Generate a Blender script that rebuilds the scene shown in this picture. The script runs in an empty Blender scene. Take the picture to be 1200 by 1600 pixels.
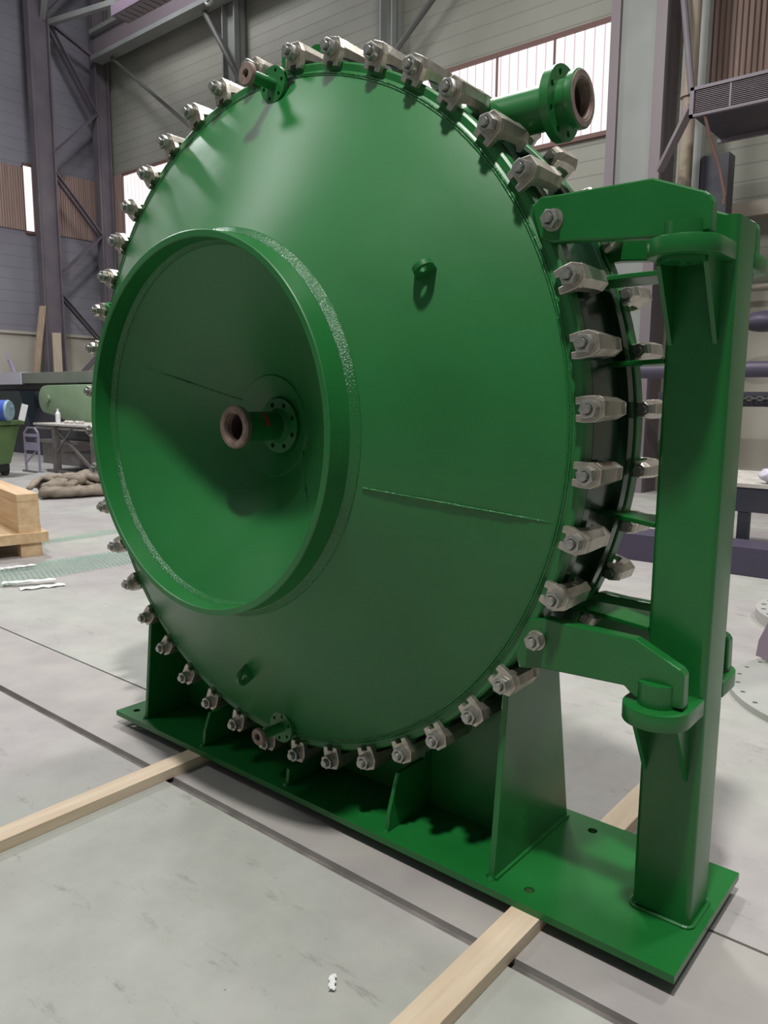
import bpy, bmesh, math, random
from math import pi, sin, cos, radians as RD
from mathutils import Vector, Matrix

# ------------------------------------------------------------------ camera, world, lights, exposure
S = bpy.context.scene
COL = S.collection
S.view_settings.view_transform = 'Standard'
S.view_settings.look = 'None'
S.view_settings.gamma = 1.0
S.view_settings.use_curve_mapping = False
S.view_settings.exposure = 0.0

CAM = Vector((2.234, -1.996, 1.612))
YAW, PITCH, ROLL, FPX = RD(39.779), RD(8.479), RD(0.367), 1207.42
fwd = Vector((-sin(YAW)*cos(PITCH), cos(YAW)*cos(PITCH), -sin(PITCH)))
rt0 = Vector((cos(YAW), sin(YAW), 0)); up0 = rt0.cross(fwd)
rt = cos(ROLL)*rt0 + sin(ROLL)*up0
up = -sin(ROLL)*rt0 + cos(ROLL)*up0
cd = bpy.data.cameras.new('camera'); cam = bpy.data.objects.new('camera', cd); COL.objects.link(cam)
cam.matrix_world = Matrix(((rt.x, up.x, -fwd.x, CAM.x), (rt.y, up.y, -fwd.y, CAM.y), (rt.z, up.z, -fwd.z, CAM.z), (0, 0, 0, 1)))
cd.sensor_fit = 'VERTICAL'; cd.sensor_height = 36.0; cd.lens = 36.0*FPX/1600.0
cd.clip_start = 0.05; cd.clip_end = 200
S.camera = cam

W = bpy.data.worlds.new('world'); S.world = W; W.use_nodes = True
bg = W.node_tree.nodes['Background']
bg.inputs['Color'].default_value = (0.86, 0.93, 0.95, 1); bg.inputs['Strength'].default_value = 0.13

def area(name, loc, target, size, power, color=(1, 1, 1), sy=None):
    l = bpy.data.lights.new(name, 'AREA'); l.energy = power; l.color = color
    l.shape = 'RECTANGLE'; l.size = size; l.size_y = sy or size
    o = bpy.data.objects.new(name, l); COL.objects.link(o); o.location = loc
    d = Vector(target)-Vector(loc); o.rotation_euler = d.to_track_quat('-Z', 'Y').to_euler()
    return o
area('hall_lamp', (2.1, -2.45, 9.5), (1.9, -2.1, 0), 0.5, 820, (1, 0.985, 0.94))
area('hall_lamp', (-5.5, -3.2, 9.5), (-5.0, -2.8, 0), 1.6, 190, (0.98, 0.98, 0.97))
area('hall_lamp', (-3.5, 5.0, 9.8), (-3.5, 5, 0), 1.2, 520, (1, 0.98, 0.95))
area('hall_lamp', (-12.5, 4.0, 9.8), (-12.8, 4.5, 0), 1.2, 800, (0.98, 0.98, 1.0))
area('hall_lamp', (4.0, 6.0, 9.8), (4.0, 6, 0), 1.2, 420, (1, 0.98, 0.95))
area('hall_lamp', (-15.0, 8.0, 13.5), (-16, 11, 7), 1.5, 260, (0.97, 0.96, 1.0))
area('hall_lamp', (-4.0, 7.0, 13.0), (-5, 12, 7), 1.5, 230, (1, 0.99, 0.95))

# ------------------------------------------------------------------ materials
MATS = {}
def mat(name, col, rough=0.5, metal=0.0, coat=0.0, col2=None, nscale=4.0, ndet=4.0, bump=0.0, bscale=30.0, stretch=(1, 1, 1), emit=None, estr=0.0, lo=0.35, hi=0.65, spec=0.5, croughness=0.1):
    if name in MATS: return MATS[name]
    m = bpy.data.materials.new(name); m.use_nodes = True
    nt = m.node_tree; N = nt.nodes; L = nt.links
    b = N['Principled BSDF']
    b.inputs['Base Color'].default_value = (*col, 1)
    b.inputs['Roughness'].default_value = rough
    b.inputs['Metallic'].default_value = metal
    b.inputs['Specular IOR Level'].default_value = spec
    b.inputs['Coat Weight'].default_value = coat
    b.inputs['Coat Roughness'].default_value = croughness
    if emit:
        b.inputs['Emission Color'].default_value = (*emit, 1); b.inputs['Emission Strength'].default_value = estr
    tc = N.new('ShaderNodeTexCoord'); mp = N.new('ShaderNodeMapping'); mp.inputs['Scale'].default_value = stretch
    L.new(tc.outputs['Object'], mp.inputs['Vector'])
    if col2:
        n = N.new('ShaderNodeTexNoise'); n.inputs['Scale'].default_value = nscale; n.inputs['Detail'].default_value = ndet
        L.new(mp.outputs['Vector'], n.inputs['Vector'])
        r = N.new('ShaderNodeValToRGB')
        r.color_ramp.elements[0].position = lo; r.color_ramp.elements[0].color = (*col, 1)
        r.color_ramp.elements[1].position = hi; r.color_ramp.elements[1].color = (*col2, 1)
        L.new(n.outputs['Fac'], r.inputs['Fac']); L.new(r.outputs['Color'], b.inputs['Base Color'])
    if bump:
        n2 = N.new('ShaderNodeTexNoise'); n2.inputs['Scale'].default_value = bscale; n2.inputs['Detail'].default_value = 3
        L.new(mp.outputs['Vector'], n2.inputs['Vector'])
        bp = N.new('ShaderNodeBump'); bp.inputs['Strength'].default_value = bump; bp.inputs['Distance'].default_value = 0.01
        L.new(n2.outputs['Fac'], bp.inputs['Height']); L.new(bp.outputs['Normal'], b.inputs['Normal'])
    MATS[name] = m
    return m

GREEN = mat('green_paint', (0.010, 0.125, 0.025), 0.40, col2=(0.013, 0.148, 0.032), nscale=2.5, bump=0.04, bscale=14, spec=0.6)
GREENF = mat('green_frame_paint', (0.007, 0.115, 0.020), 0.3, col2=(0.010, 0.136, 0.027), nscale=3, bump=0.05, bscale=18, spec=0.55)
WELD = mat('painted_weld', (0.010, 0.13, 0.027), 0.2, bump=0.45, bscale=180, spec=0.6)
STEEL = mat('stainless_steel', (0.40, 0.37, 0.32), 0.34, 0.85, col2=(0.52, 0.48, 0.42), nscale=25, bump=0.05, bscale=80)
BOLT = mat('bolt_steel', (0.34, 0.34, 0.32), 0.38, 0.85, col2=(0.46, 0.45, 0.42), nscale=40)
RUST = mat('primed_pipe_end', (0.17, 0.115, 0.095), 0.6, 0.2, col2=(0.27, 0.2, 0.17), nscale=30)
BORE = mat('pipe_bore', (0.05, 0.03, 0.03), 0.75)
RED = mat('red_tape', (0.55, 0.02, 0.03), 0.45)
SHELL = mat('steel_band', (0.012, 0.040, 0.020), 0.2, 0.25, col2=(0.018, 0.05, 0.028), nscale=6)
SEAL = mat('rubber_seal', (0.01, 0.01, 0.01), 0.6)
WOOD = mat('pine_timber', (0.58, 0.45, 0.32), 0.6, col2=(0.68, 0.56, 0.42), nscale=4, stretch=(6, 0.5, 6), bump=0.1, bscale=30)
WOODC = mat('crate_wood', (0.56, 0.37, 0.20), 0.6, col2=(0.68, 0.50, 0.31), nscale=2.2, stretch=(0.5, 5, 5), bump=0.05, bscale=20)
PLANK = mat('old_plank', (0.30, 0.22, 0.15), 0.7, col2=(0.42, 0.33, 0.24), nscale=6, stretch=(5, 5, 0.5))
PLANK2 = mat('pale_plank', (0.45, 0.38, 0.28), 0.7, col2=(0.52, 0.45, 0.34), nscale=6, stretch=(5, 5, 0.5))
COLM = mat('steel_column_paint', (0.105, 0.09, 0.11), 0.55, col2=(0.14, 0.12, 0.135), nscale=1.2)
COLG = mat('grey_column_paint', (0.20, 0.215, 0.20), 0.5, col2=(0.25, 0.26, 0.25), nscale=0.8)
COLP = mat('column_flange_paint', (0.18, 0.15, 0.165), 0.5)
ROD = mat('bracing_steel', (0.10, 0.10, 0.095), 0.5)
DARK = mat('dark_machine_steel', (0.028, 0.03, 0.045), 0.5, col2=(0.045, 0.045, 0.06), nscale=1.5)
HOPPER = mat('blue_grey_steel', (0.035, 0.055, 0.07), 0.5)
BEAMG = mat('green_grey_beam', (0.15, 0.18, 0.14), 0.5, col2=(0.18, 0.2, 0.17), nscale=2)
MGREEN = mat('machine_green', (0.16, 0.25, 0.14), 0.45, col2=(0.2, 0.28, 0.18), nscale=2)
LILAC = mat('pale_lilac_sheet', (0.55, 0.54, 0.62), 0.5)
BINM = mat('bin_plastic', (0.10, 0.17, 0.06), 0.45, col2=(0.12, 0.2, 0.08), nscale=3)
BLACK = mat('black_plastic', (0.02, 0.02, 0.025), 0.5)
BLUE = mat('blue_plastic', (0.05, 0.10, 0.42), 0.35)
CYAN = mat('pale_blue_plastic', (0.22, 0.34, 0.40), 0.4)
WHITE = mat('white_plastic', (0.72, 0.72, 0.72), 0.45)
TABM = mat('bench_steel', (0.14, 0.13, 0.13), 0.45, 0.3, col2=(0.2, 0.19, 0.18), nscale=5)
LADM = mat('lilac_steel', (0.30, 0.27, 0.38), 0.45)
TOPM = mat('worn_bench_top', (0.42, 0.39, 0.36), 0.55, col2=(0.58, 0.55, 0.5), nscale=8)
TARP = mat('brown_canvas', (0.16, 0.13, 0.10), 0.85, col2=(0.3, 0.25, 0.20), nscale=6, bump=0.6, bscale=14)
NET = mat('green_mesh_plastic', (0.27, 0.42, 0.34), 0.6)
PURP = mat('purple_box_paint', (0.06, 0.05, 0.085), 0.5)
MAUVE = mat('mauve_primer', (0.27, 0.2, 0.26), 0.5, col2=(0.32, 0.25, 0.31), nscale=3)
PLATE = mat('grey_plate_steel', (0.36, 0.37, 0.34), 0.5, col2=(0.41, 0.41, 0.39), nscale=4)
PEDGE = mat('raw_plate_edge', (0.2, 0.18, 0.19), 0.5)
BROWN = mat('brown_corrugated', (0.26, 0.17, 0.145), 0.6, col2=(0.34, 0.24, 0.21), nscale=3, stretch=(8, 8, 0.2))
LEDGE = mat('beige_ledge', (0.30, 0.26, 0.21), 0.6)
PIPEY = mat('ochre_pipe', (0.24, 0.21, 0.14), 0.5, col2=(0.2, 0.14, 0.13), nscale=1.5)
HFRAME = mat('heater_frame_paint', (0.15, 0.125, 0.15), 0.5)
HDARK = mat('heater_louvre_paint', (0.05, 0.042, 0.055), 0.5)
RUSTY = mat('rusty_hose', (0.10, 0.05, 0.04), 0.7)
FRED = mat('red_window_frame', (0.16, 0.085, 0.075), 0.6)
PAPER = mat('white_scrap', (0.75, 0.75, 0.75), 0.6)
LAMPM = mat('lamp_mauve', (0.20, 0.155, 0.20), 0.45)
HOLE = mat('dark_recess', (0.01, 0.012, 0.01), 0.8)

def glass_mat():
    m = bpy.data.materials.new('bright_window_sheet'); m.use_nodes = True
    nt = m.node_tree; N = nt.nodes; L = nt.links
    for n in list(N): N.remove(n)
    out = N.new('ShaderNodeOutputMaterial'); e = N.new('ShaderNodeEmission')
    tc = N.new('ShaderNodeTexCoord'); mp = N.new('ShaderNodeMapping'); L.new(tc.outputs['Object'], mp.inputs['Vector'])
    w = N.new('ShaderNodeTexWave'); w.wave_type = 'BANDS'; w.bands_direction = 'X'
    w.inputs['Scale'].default_value = 1.6; w.inputs['Distortion'].default_value = 0.0
    L.new(mp.outputs['Vector'], w.inputs['Vector'])
    n = N.new('ShaderNodeTexNoise'); n.inputs['Scale'].default_value = 2.0; L.new(mp.outputs['Vector'], n.inputs['Vector'])
    r = N.new('ShaderNodeValToRGB')
    r.color_ramp.elements[0].position = 0.0; r.color_ramp.elements[0].color = (0.62, 0.46, 0.48, 1)
    r.color_ramp.elements[1].position = 0.10; r.color_ramp.elements[1].color = (1.0, 0.97, 0.98, 1)
    L.new(w.outputs['Fac'], r.inputs['Fac'])
    L.new(r.outputs['Color'], e.inputs['Color']); e.inputs['Strength'].default_value = 1.2
    L.new(e.outputs['Emission'], out.inputs['Surface'])
    return m
GLASS = glass_mat()

def siding(name, c1, c2, pitch, axis_noise=0.5, line=0.55):
    m = bpy.data.materials.new(name); m.use_nodes = True
    nt = m.node_tree; N = nt.nodes; L = nt.links; b = N['Principled BSDF']; b.inputs['Roughness'].default_value = 0.6
    tc = N.new('ShaderNodeTexCoord'); sp = N.new('ShaderNodeSeparateXYZ'); L.new(tc.outputs['Object'], sp.inputs['Vector'])
    d = N.new('ShaderNodeMath'); d.operation = 'DIVIDE'; L.new(sp.outputs['Z'], d.inputs[0]); d.inputs[1].default_value = pitch
    f = N.new('ShaderNodeMath'); f.operation = 'FRACT'; L.new(d.outputs[0], f.inputs[0])
    r = N.new('ShaderNodeValToRGB'); r.color_ramp.elements[0].position = 0.0; r.color_ramp.elements[0].color = (line, line, line, 1)
    r.color_ramp.elements[1].position = 0.09; r.color_ramp.elements[1].color = (1, 1, 1, 1)
    L.new(f.outputs[0], r.inputs['Fac'])
    n = N.new('ShaderNodeTexNoise'); n.inputs['Scale'].default_value = axis_noise; n.inputs['Detail'].default_value = 5
    L.new(tc.outputs['Object'], n.inputs['Vector'])
    r2 = N.new('ShaderNodeValToRGB'); r2.color_ramp.elements[0].position = 0.35; r2.color_ramp.elements[0].color = (*c1, 1)
    r2.color_ramp.elements[1].position = 0.65; r2.color_ramp.elements[1].color = (*c2, 1); L.new(n.outputs['Fac'], r2.inputs['Fac'])
    mx = N.new('ShaderNodeMix'); mx.data_type = 'RGBA'; mx.blend_type = 'MULTIPLY'; mx.inputs[0].default_value = 1
    L.new(r2.outputs['Color'], mx.inputs[6]); L.new(r.outputs['Color'], mx.inputs[7]); L.new(mx.outputs[2], b.inputs['Base Color'])
    bp = N.new('ShaderNodeBump'); bp.inputs['Distance'].default_value = 0.03; bp.inputs['Strength'].default_value = 0.5
    L.new(r.outputs['Color'], bp.inputs['Height']); L.new(bp.outputs['Normal'], b.inputs['Normal'])
    return m
SIDEB = siding('back_wall_siding', (0.25, 0.25, 0.21), (0.30, 0.30, 0.26), 0.27, line=0.72)
SIDEL = siding('left_wall_siding', (0.19, 0.175, 0.21), (0.23, 0.23, 0.26), 0.33, line=0.78)
PLINTH = mat('plinth_render', (0.36, 0.33, 0.28), 0.7, col2=(0.44, 0.41, 0.35), nscale=0.7, ndet=6)

def floor_mat():
    m = bpy.data.materials.new('worn_concrete'); m.use_nodes = True
    nt = m.node_tree; N = nt.nodes; L = nt.links; b = N['Principled BSDF']
    b.inputs['Roughness'].default_value = 0.55; b.inputs['Specular IOR Level'].default_value = 0.35
    tc = N.new('ShaderNodeTexCoord')
    def noise(s, det, rough=0.55, st=(1, 1, 1)):
        mp = N.new('ShaderNodeMapping'); mp.inputs['Scale'].default_value = st; L.new(tc.outputs['Object'], mp.inputs['Vector'])
        n = N.new('ShaderNodeTexNoise'); n.inputs['Scale'].default_value = s; n.inputs['Detail'].default_value = det; n.inputs['Roughness'].default_value = rough
        L.new(mp.outputs['Vector'], n.inputs['Vector']); return n
    def ramp(n, p0, c0, p1, c1):
        r = N.new('ShaderNodeValToRGB'); e = r.color_ramp.elements
        e[0].position = p0; e[0].color = (*c0, 1); e[1].position = p1; e[1].color = (*c1, 1); L.new(n.outputs['Fac'], r.inputs['Fac']); return r
    def mul(a, b_):
        x = N.new('ShaderNodeMix'); x.data_type = 'RGBA'; x.blend_type = 'MULTIPLY'; x.inputs[0].default_value = 1
        L.new(a, x.inputs[6]); L.new(b_, x.inputs[7]); return x.outputs[2]
    base = ramp(noise(0.55, 3), 0.42, (0.37, 0.345, 0.342), 0.58, (0.40, 0.405, 0.372))
    med = ramp(noise(3.0, 8, 0.65), 0.3, (0.84, 0.84, 0.84), 0.7, (1.06, 1.06, 1.06))
    scr = ramp(noise(7, 10, 0.75, (0.35, 1.2, 1)), 0.34, (0.72, 0.71, 0.7), 0.42, (1, 1, 1))
    speck = ramp(noise(28, 4, 0.6), 0.27, (0.55, 0.54, 0.52), 0.31, (1, 1, 1))
    c = mul(base.outputs[0], med.outputs[0]); c = mul(c, scr.outputs[0]); c = mul(c, speck.outputs[0])
    L.new(c, b.inputs['Base Color'])
    bp = N.new('ShaderNodeBump'); bp.inputs['Strength'].default_value = 0.15; bp.inputs['Distance'].default_value = 0.01
    L.new(noise(18, 8).outputs['Fac'], bp.inputs['Height']); L.new(bp.outputs['Normal'], b.inputs['Normal'])
    return m
CONC = floor_mat()
STRIP = mat('darker_channel_concrete', (0.30, 0.275, 0.27), 0.55, col2=(0.36, 0.34, 0.32), nscale=3, ndet=8, bump=0.1)
GROOVE = mat('groove_dirt', (0.10, 0.09, 0.085), 0.8, col2=(0.2, 0.18, 0.17), nscale=6)

# ------------------------------------------------------------------ mesh helpers
def link(name, bm, m, parent=None, smooth=None, loc=None):
    bmesh.ops.recalc_face_normals(bm, faces=bm.faces)
    me = bpy.data.meshes.new(name); bm.to_mesh(me); bm.free()
    for x in (m if isinstance(m, (list, tuple)) else [m]): me.materials.append(x)
    if smooth is not None:
        me.polygons.foreach_set('use_smooth', [True]*len(me.polygons))
        if smooth > 0:
            me.set_sharp_from_angle(angle=RD(smooth))
    o = bpy.data.objects.new(name, me); COL.objects.link(o)
    if loc is not None: o.location = loc
    if parent: o.parent = parent
    return o
def tag(o, label=None, cat=None, group=None, kind=None):
    if label: o['label'] = label
    if cat: o['category'] = cat
    if group: o['group'] = group
    if kind: o['kind'] = kind
    return o
def empty(name, loc=(0, 0, 0), rz=0):
    o = bpy.data.objects.new(name, None); COL.objects.link(o); o.location = loc; o.rotation_euler = (0, 0, rz)
    o.empty_display_size = 0.1
    return o
def B(): return bmesh.new()
def box(bm, a, b, M=None, bev=0.0, mi=0):
    a = Vector(a); b = Vector(b); c = (a+b)/2; s = b-a
    t = B(); bmesh.ops.create_cube(t, size=1)
    bmesh.ops.scale(t, vec=(abs(s.x), abs(s.y), abs(s.z)), verts=t.verts)
    if bev: bmesh.ops.bevel(t, geom=t.edges[:], offset=bev, segments=2, affect='EDGES', profile=0.5)
    bmesh.ops.translate(t, vec=c, verts=t.verts)
    merge(bm, t, M, mi)
def merge(bm, t, M=None, mi=0):
    if M is not None: bmesh.ops.transform(t, matrix=M, verts=t.verts)
    for f in t.faces: f.material_index = mi
    me = bpy.data.meshes.new('tmp'); t.to_mesh(me); t.free(); bm.from_mesh(me); bpy.data.meshes.remove(me)
def tube(bm, p, q, r, n=16, r2=None, mi=0):
    p = Vector(p); q = Vector(q); d = q-p
    t = B(); bmesh.ops.create_cone(t, cap_ends=True, segments=n, radius1=r, radius2=r if r2 is None else r2, depth=d.length)
    merge(bm, t, Matrix.Translation((p+q)/2) @ d.to_track_quat('Z', 'Y').to_matrix().to_4x4(), mi)
def bar(bm, p, q, w, h, mi=0):
    p = Vector(p); q = Vector(q); d = q-p
    t = B(); bmesh.ops.create_cube(t, size=1); bmesh.ops.scale(t, vec=(w, h, d.length), verts=t.verts)
    merge(bm, t, Matrix.Translation((p+q)/2) @ d.to_track_quat('Z', 'Y').to_matrix().to_4x4(), mi)
# lathe: closed profile of (r, y) around the Y axis through (cx, cz)
def lathe(bm, prof, n=96, cx=0.0, cz=0.0, closed=True, mi=0):
    rings = []
    for k in range(n):
        a = 2*pi*k/n
        rings.append([bm.verts.new((cx+r*cos(a), y, cz+r*sin(a))) for r, y in prof])
    m = len(prof)
    for k in range(n):
        A = rings[k]; Bq = rings[(k+1) % n]
        for i in range(m if closed else m-1):
            j = (i+1) % m
            f = bm.faces.new((A[i], A[j], Bq[j], Bq[i])); f.material_index = mi
def circ(r, n=24, c=(0, 0), a0=0):
    return [(c[0]+r*cos(a0+2*pi*k/n), c[1]+r*sin(a0+2*pi*k/n)) for k in range(n)]
# plate: outline and holes in (u, v), thickness along w; M maps (u, v, w) -> world
def plate(bm, outline, holes, t0, t1, M=None, mi=0, bev=0.0):
    t = B(); edges = []
    for loop in [outline]+list(holes):
        vs = [t.verts.new((u, v, t0)) for u, v in loop]
        for i in range(len(vs)): edges.append(t.edges.new((vs[i], vs[(i+1) % len(vs)])))
    bmesh.ops.triangle_fill(t, use_beauty=True, use_dissolve=False, edges=edges)
    bmesh.ops.dissolve_limit(t, angle_limit=RD(1), verts=t.verts, edges=t.edges) if not holes else None
    g = bmesh.ops.extrude_face_region(t, geom=t.faces[:])
    bmesh.ops.translate(t, vec=(0, 0, t1-t0), verts=[e for e in g['geom'] if isinstance(e, bmesh.types.BMVert)])
    if bev:
        es = [e for e in t.edges if len(e.link_faces) == 2 and e.calc_face_angle(0) > RD(35)]
        bmesh.ops.bevel(t, geom=es, offset=bev, segments=2, affect='EDGES', profile=0.5)
    merge(bm, t, M, mi)
# axis frames for plate(): columns are images of u, v, w
def frame(u, v, w, o=(0, 0, 0)):
    return Matrix(((u[0], v[0], w[0], o[0]), (u[1], v[1], w[1], o[1]), (u[2], v[2], w[2], o[2]), (0, 0, 0, 1)))
F_XZ = frame((1, 0, 0), (0, 0, 1), (0, 1, 0))      # outline in x,z; thickness along y
F_YZ = frame((0, 1, 0), (0, 0, 1), (1, 0, 0))      # outline in y,z; thickness along x
F_XY = frame((1, 0, 0), (0, 1, 0), (0, 0, 1))
def rrect(x0, y0, x1, y1, r, n=6):
    o = []
    for cx, cy, a in ((x1-r, y0+r, -pi/2), (x1-r, y1-r, 0), (x0+r, y1-r, pi/2), (x0+r, y0+r, pi)):
        for k in range(n+1):
            t = a+k*pi/2/n; o.append((cx+r*cos(t), cy+r*sin(t)))
    return o

# ------------------------------------------------------------------ the setting
WY, LX = 12.0, -21.1
bm = B()
box(bm, (-26, -18, -0.4), (14, -0.228, 0)); box(bm, (-26, 0.312, -0.4), (14, 13, 0)); box(bm, (-26, -0.186, -0.4), (14, 0.300, 0.0), mi=2); box(bm, (-26, -0.23, -0.4), (14, -0.18, -0.022), mi=1); box(bm, (-26, 0.29, -0.4), (14, 0.32, -0.02), mi=1)
tag(link('floor', bm, [CONC, GROOVE, STRIP]), 'worn pale grey concrete hall floor with a long joint', 'floor', kind='structure')
bm = B(); box(bm, (LX-0.3, WY, 3.35), (10, WY+0.3, 18))
tag(link('wall_back', bm, SIDEB), 'grey horizontally panelled back wall of the hall', 'wall', kind='structure')
bm = B(); box(bm, (LX-0.3, -18, 3.45), (LX, WY, 18))
tag(link('wall_left', bm, SIDEL), 'dim grey panelled left wall of the hall', 'wall', kind='structure')
bm = B(); box(bm, (LX-0.3, -18, 0), (LX+0.12, WY, 3.45)); box(bm, (LX+0.12, -18, 3.38), (LX+0.2, WY, 3.46))
box(bm, (LX, WY-0.12, 0), (10, WY+0.3, 3.35))
tag(link('baseboard_back', bm, PLINTH), 'beige rendered plinth along the foot of the hall walls', 'plinth', kind='structure')
bm = B(); box(bm, (LX, WY-0.3, 4.52), (10, WY, 4.75)); 
tag(link('trim_1', bm, LEDGE), 'beige ledge running along the back wall', 'ledge', kind='structure')

def window_strip(name, x0, x1, z0, z1, y, label, frames, axis='x', glassm=GLASS):
    bm = B()
    if axis == 'x': box(bm, (x0, y-0.03, z0), (x1, y, z1))
    else: box(bm, (y, x0, z0), (y+0.03, x1, z1))
    w = tag(link(name, bm, glassm), label, 'window', kind='structure')
    bm = B(); t = 0.05
    def fb(a, b):
        if axis == 'x': box(bm, (a[0], y-0.08, a[1]), (b[0], y-0.001, b[1]))
        else: box(bm, (y+0.001, a[0], a[1]), (y+0.08, b[0], b[1]))
    fb((x0, z0-0.08), (x1, z0)); fb((x0, z1), (x1, z1+0.08))
    for f in frames: fb((f-0.014, z0), (f+0.014, z1))
    tag(link('window_frame', bm, FRED, w))
    return w
window_strip('window_1', -19.85, -4.0, 6.40, 8.22, WY, 'long bright window strip high on the back wall', [-19.85, -14.2, -12.6, -11, -9.4, -7.9, -6.55, -5.3, -4.05])
bm = B()
for k in range(50):
    x = -2.48+k*0.09; box(bm, (x, WY-0.08, 6.5), (x+0.055, WY-0.02, 18)); 
box(bm, (-2.5, WY-0.04, 6.5), (2.2, WY-0.0, 18)); 
tag(link('window_2', bm, BROWN), 'brown corrugated panel filling the bay right of the pale column', 'window', kind='structure')
window_strip('window_3', 9.45, 9.70, 6.38, 8.2, LX, 'narrow bright slit window on the left wall', [9.43, 9.72], 'y')
bm = B()
for k in range(18):
    y = 8.1+k*0.075; box(bm, (LX, y, 6.38), (LX+0.05, y+0.05, 8.15))
box(bm, (LX, 8.0, 6.38), (LX+0.02, 9.43, 8.15))
tag(link('window_4', bm, BROWN), 'brown ribbed panel left of the bright slit window', 'window', kind='structure')
bm = B()
for k in range(20):
    y = 10.2+k*0.075; box(bm, (LX, y, 6.4), (LX+0.05, y+0.05, 8.2))
box(bm, (LX, 10.2, 6.4), (LX+0.02, 11.75, 8.2))
tag(link('window_5', bm, BROWN), 'brown ribbed panel behind the lattice column', 'window', kind='structure')
window_strip('window_8', -8, 8.0, 9.6, 12.2, LX, 'upper bright window strip on the left wall', [-6, -4, -2, 0, 2, 4, 6], 'y')
window_strip('window_6', -14, 7.2, 6.38, 8.2, LX, 'bright window strip farther along the left wall', [-12, -10, -8, -6, -4, -2, 0, 2, 4, 6], 'y')
bm = B()
for k in range(6):
    x = -20.95+k*0.17; box(bm, (x, WY-0.06, 6.38), (x+0.12, WY, 8.3))
tag(link('window_7', bm, BROWN), 'dark red-brown ribbed panel in the corner beside the lattice column', 'window', kind='structure')

# ------------------------------------------------------------------ the pressure vessel
ZC = 1.499
V = tag(empty('pressure_vessel', (0.25, 0.256, 0.045)), 'large glossy green round pressure vessel with bolted cover on a welded stand', 'pressure vessel')
VI = V.matrix_basis.inverted() if False else None
def vp(name, bm, m, parent=V, smooth=None, loc=None):
    # geometry given in world space -> shift into the vessel's frame
    bmesh.ops.translate(bm, vec=(-0.25, -0.256, -0.045), verts=bm.verts)
    return link(name, bm, m, parent, smooth)

# base plate with holes
hs = [circ(0.017, 20, c) for c in ((1.157, 0.029), (1.162, 0.479), (-1.029, 0.021), (-1.029, 0.48), (0.335, 0.50))]
bm = B(); plate(bm, [(-1.106, -0.045), (1.640, -0.045), (1.640, 0.557), (-1.106, 0.557)], hs, 0.045, 0.069, F_XY)
vp('base_plate', bm, GREENF)
# legs
def leg(x0, x1, yoff):
    bm = B()
    plate(bm, [(-0.002, 0.069), (0.514, 0.069), (0.395, 0.70), (0.395, 0.86), (0.205, 0.86), (0.205, 0.70), (0.055, 0.70)], [], x0, x1, F_YZ, bev=0.003)
    bar(bm, (x0-0.004, 0.0, 0.073), (x0-0.004, 0.51, 0.073), 0.012, 0.012); bar(bm, (x1+0.004, 0.0, 0.073), (x1+0.004, 0.51, 0.073), 0.012, 0.012)
    tube(bm, ((x0+x1)/2, -0.004, 0.070), ((x0+x1)/2, -0.004, 0.080), 0.014, 10, 0.006)
    return vp('support_leg', bm, GREENF)
leg(1.023, 1.045, 0); leg(-0.925, -0.903, 0)
# saddle web under the drum
bm = B()
top = []
for k in range(0, 41):
    x = -0.903+k*(1.926/40); top.append((x, ZC-math.sqrt(1.238**2-x*x)))
plate(bm, [(-0.903, 0.069)]+top+[(1.023, 0.069)], [], 0.25, 0.27, F_XZ)
vp('saddle_web', bm, GREENF)
# ribs
for x in (-0.46, 0.08, 0.60):
    bm = B()
    zc = ZC-math.sqrt(1.366**2-x*x); zd = ZC-math.sqrt(1.24**2-x*x)
    ys = 0.0+(zc-0.135)*0.38
    pts = [(-0.008, 0.069), (0.250, 0.069), (0.250, zd), (0.205, zd), (0.205, zc), (max(ys, 0.03), zc), (0.0, 0.135)]
    plate(bm, pts, [], x-0.008, x+0.008, F_YZ, bev=0.002)
    tube(bm, (x, -0.012, 0.0695), (x, -0.012, 0.078), 0.012, 10, 0.005)
    pts = [(0.270, 0.069), (0.52, 0.069), (0.512, 0.135), (0.512-max(ys, 0.03), zc), (0.307, zc), (0.307, zd), (0.270, zd)]
    plate(bm, pts, [], x-0.008, x+0.008, F_YZ, bev=0.002)
    vp('stiffener_rib', bm, GREENF)

# drum
bm = B()
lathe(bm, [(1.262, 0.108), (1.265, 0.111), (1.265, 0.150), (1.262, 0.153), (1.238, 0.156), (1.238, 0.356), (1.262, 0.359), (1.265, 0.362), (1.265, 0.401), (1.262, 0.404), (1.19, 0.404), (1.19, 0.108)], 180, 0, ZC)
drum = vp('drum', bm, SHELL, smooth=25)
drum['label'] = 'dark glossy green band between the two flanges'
bm = B(); lathe(bm, [(1.245, 0.1005), (1.245, 0.1075), (1.2, 0.1075), (1.2, 0.1005)], 120, 0, ZC)
s1 = link('gasket', bm, SEAL, drum, 25); s1.location = (-0.25, -0.256, -0.045)
bm = B(); lathe(bm, [(1.245, 0.4045), (1.245, 0.4115), (1.2, 0.4115), (1.2, 0.4045)], 120, 0, ZC)
s1 = link('gasket', bm, SEAL, drum, 25); s1.location = (-0.25, -0.256, -0.045)

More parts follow.
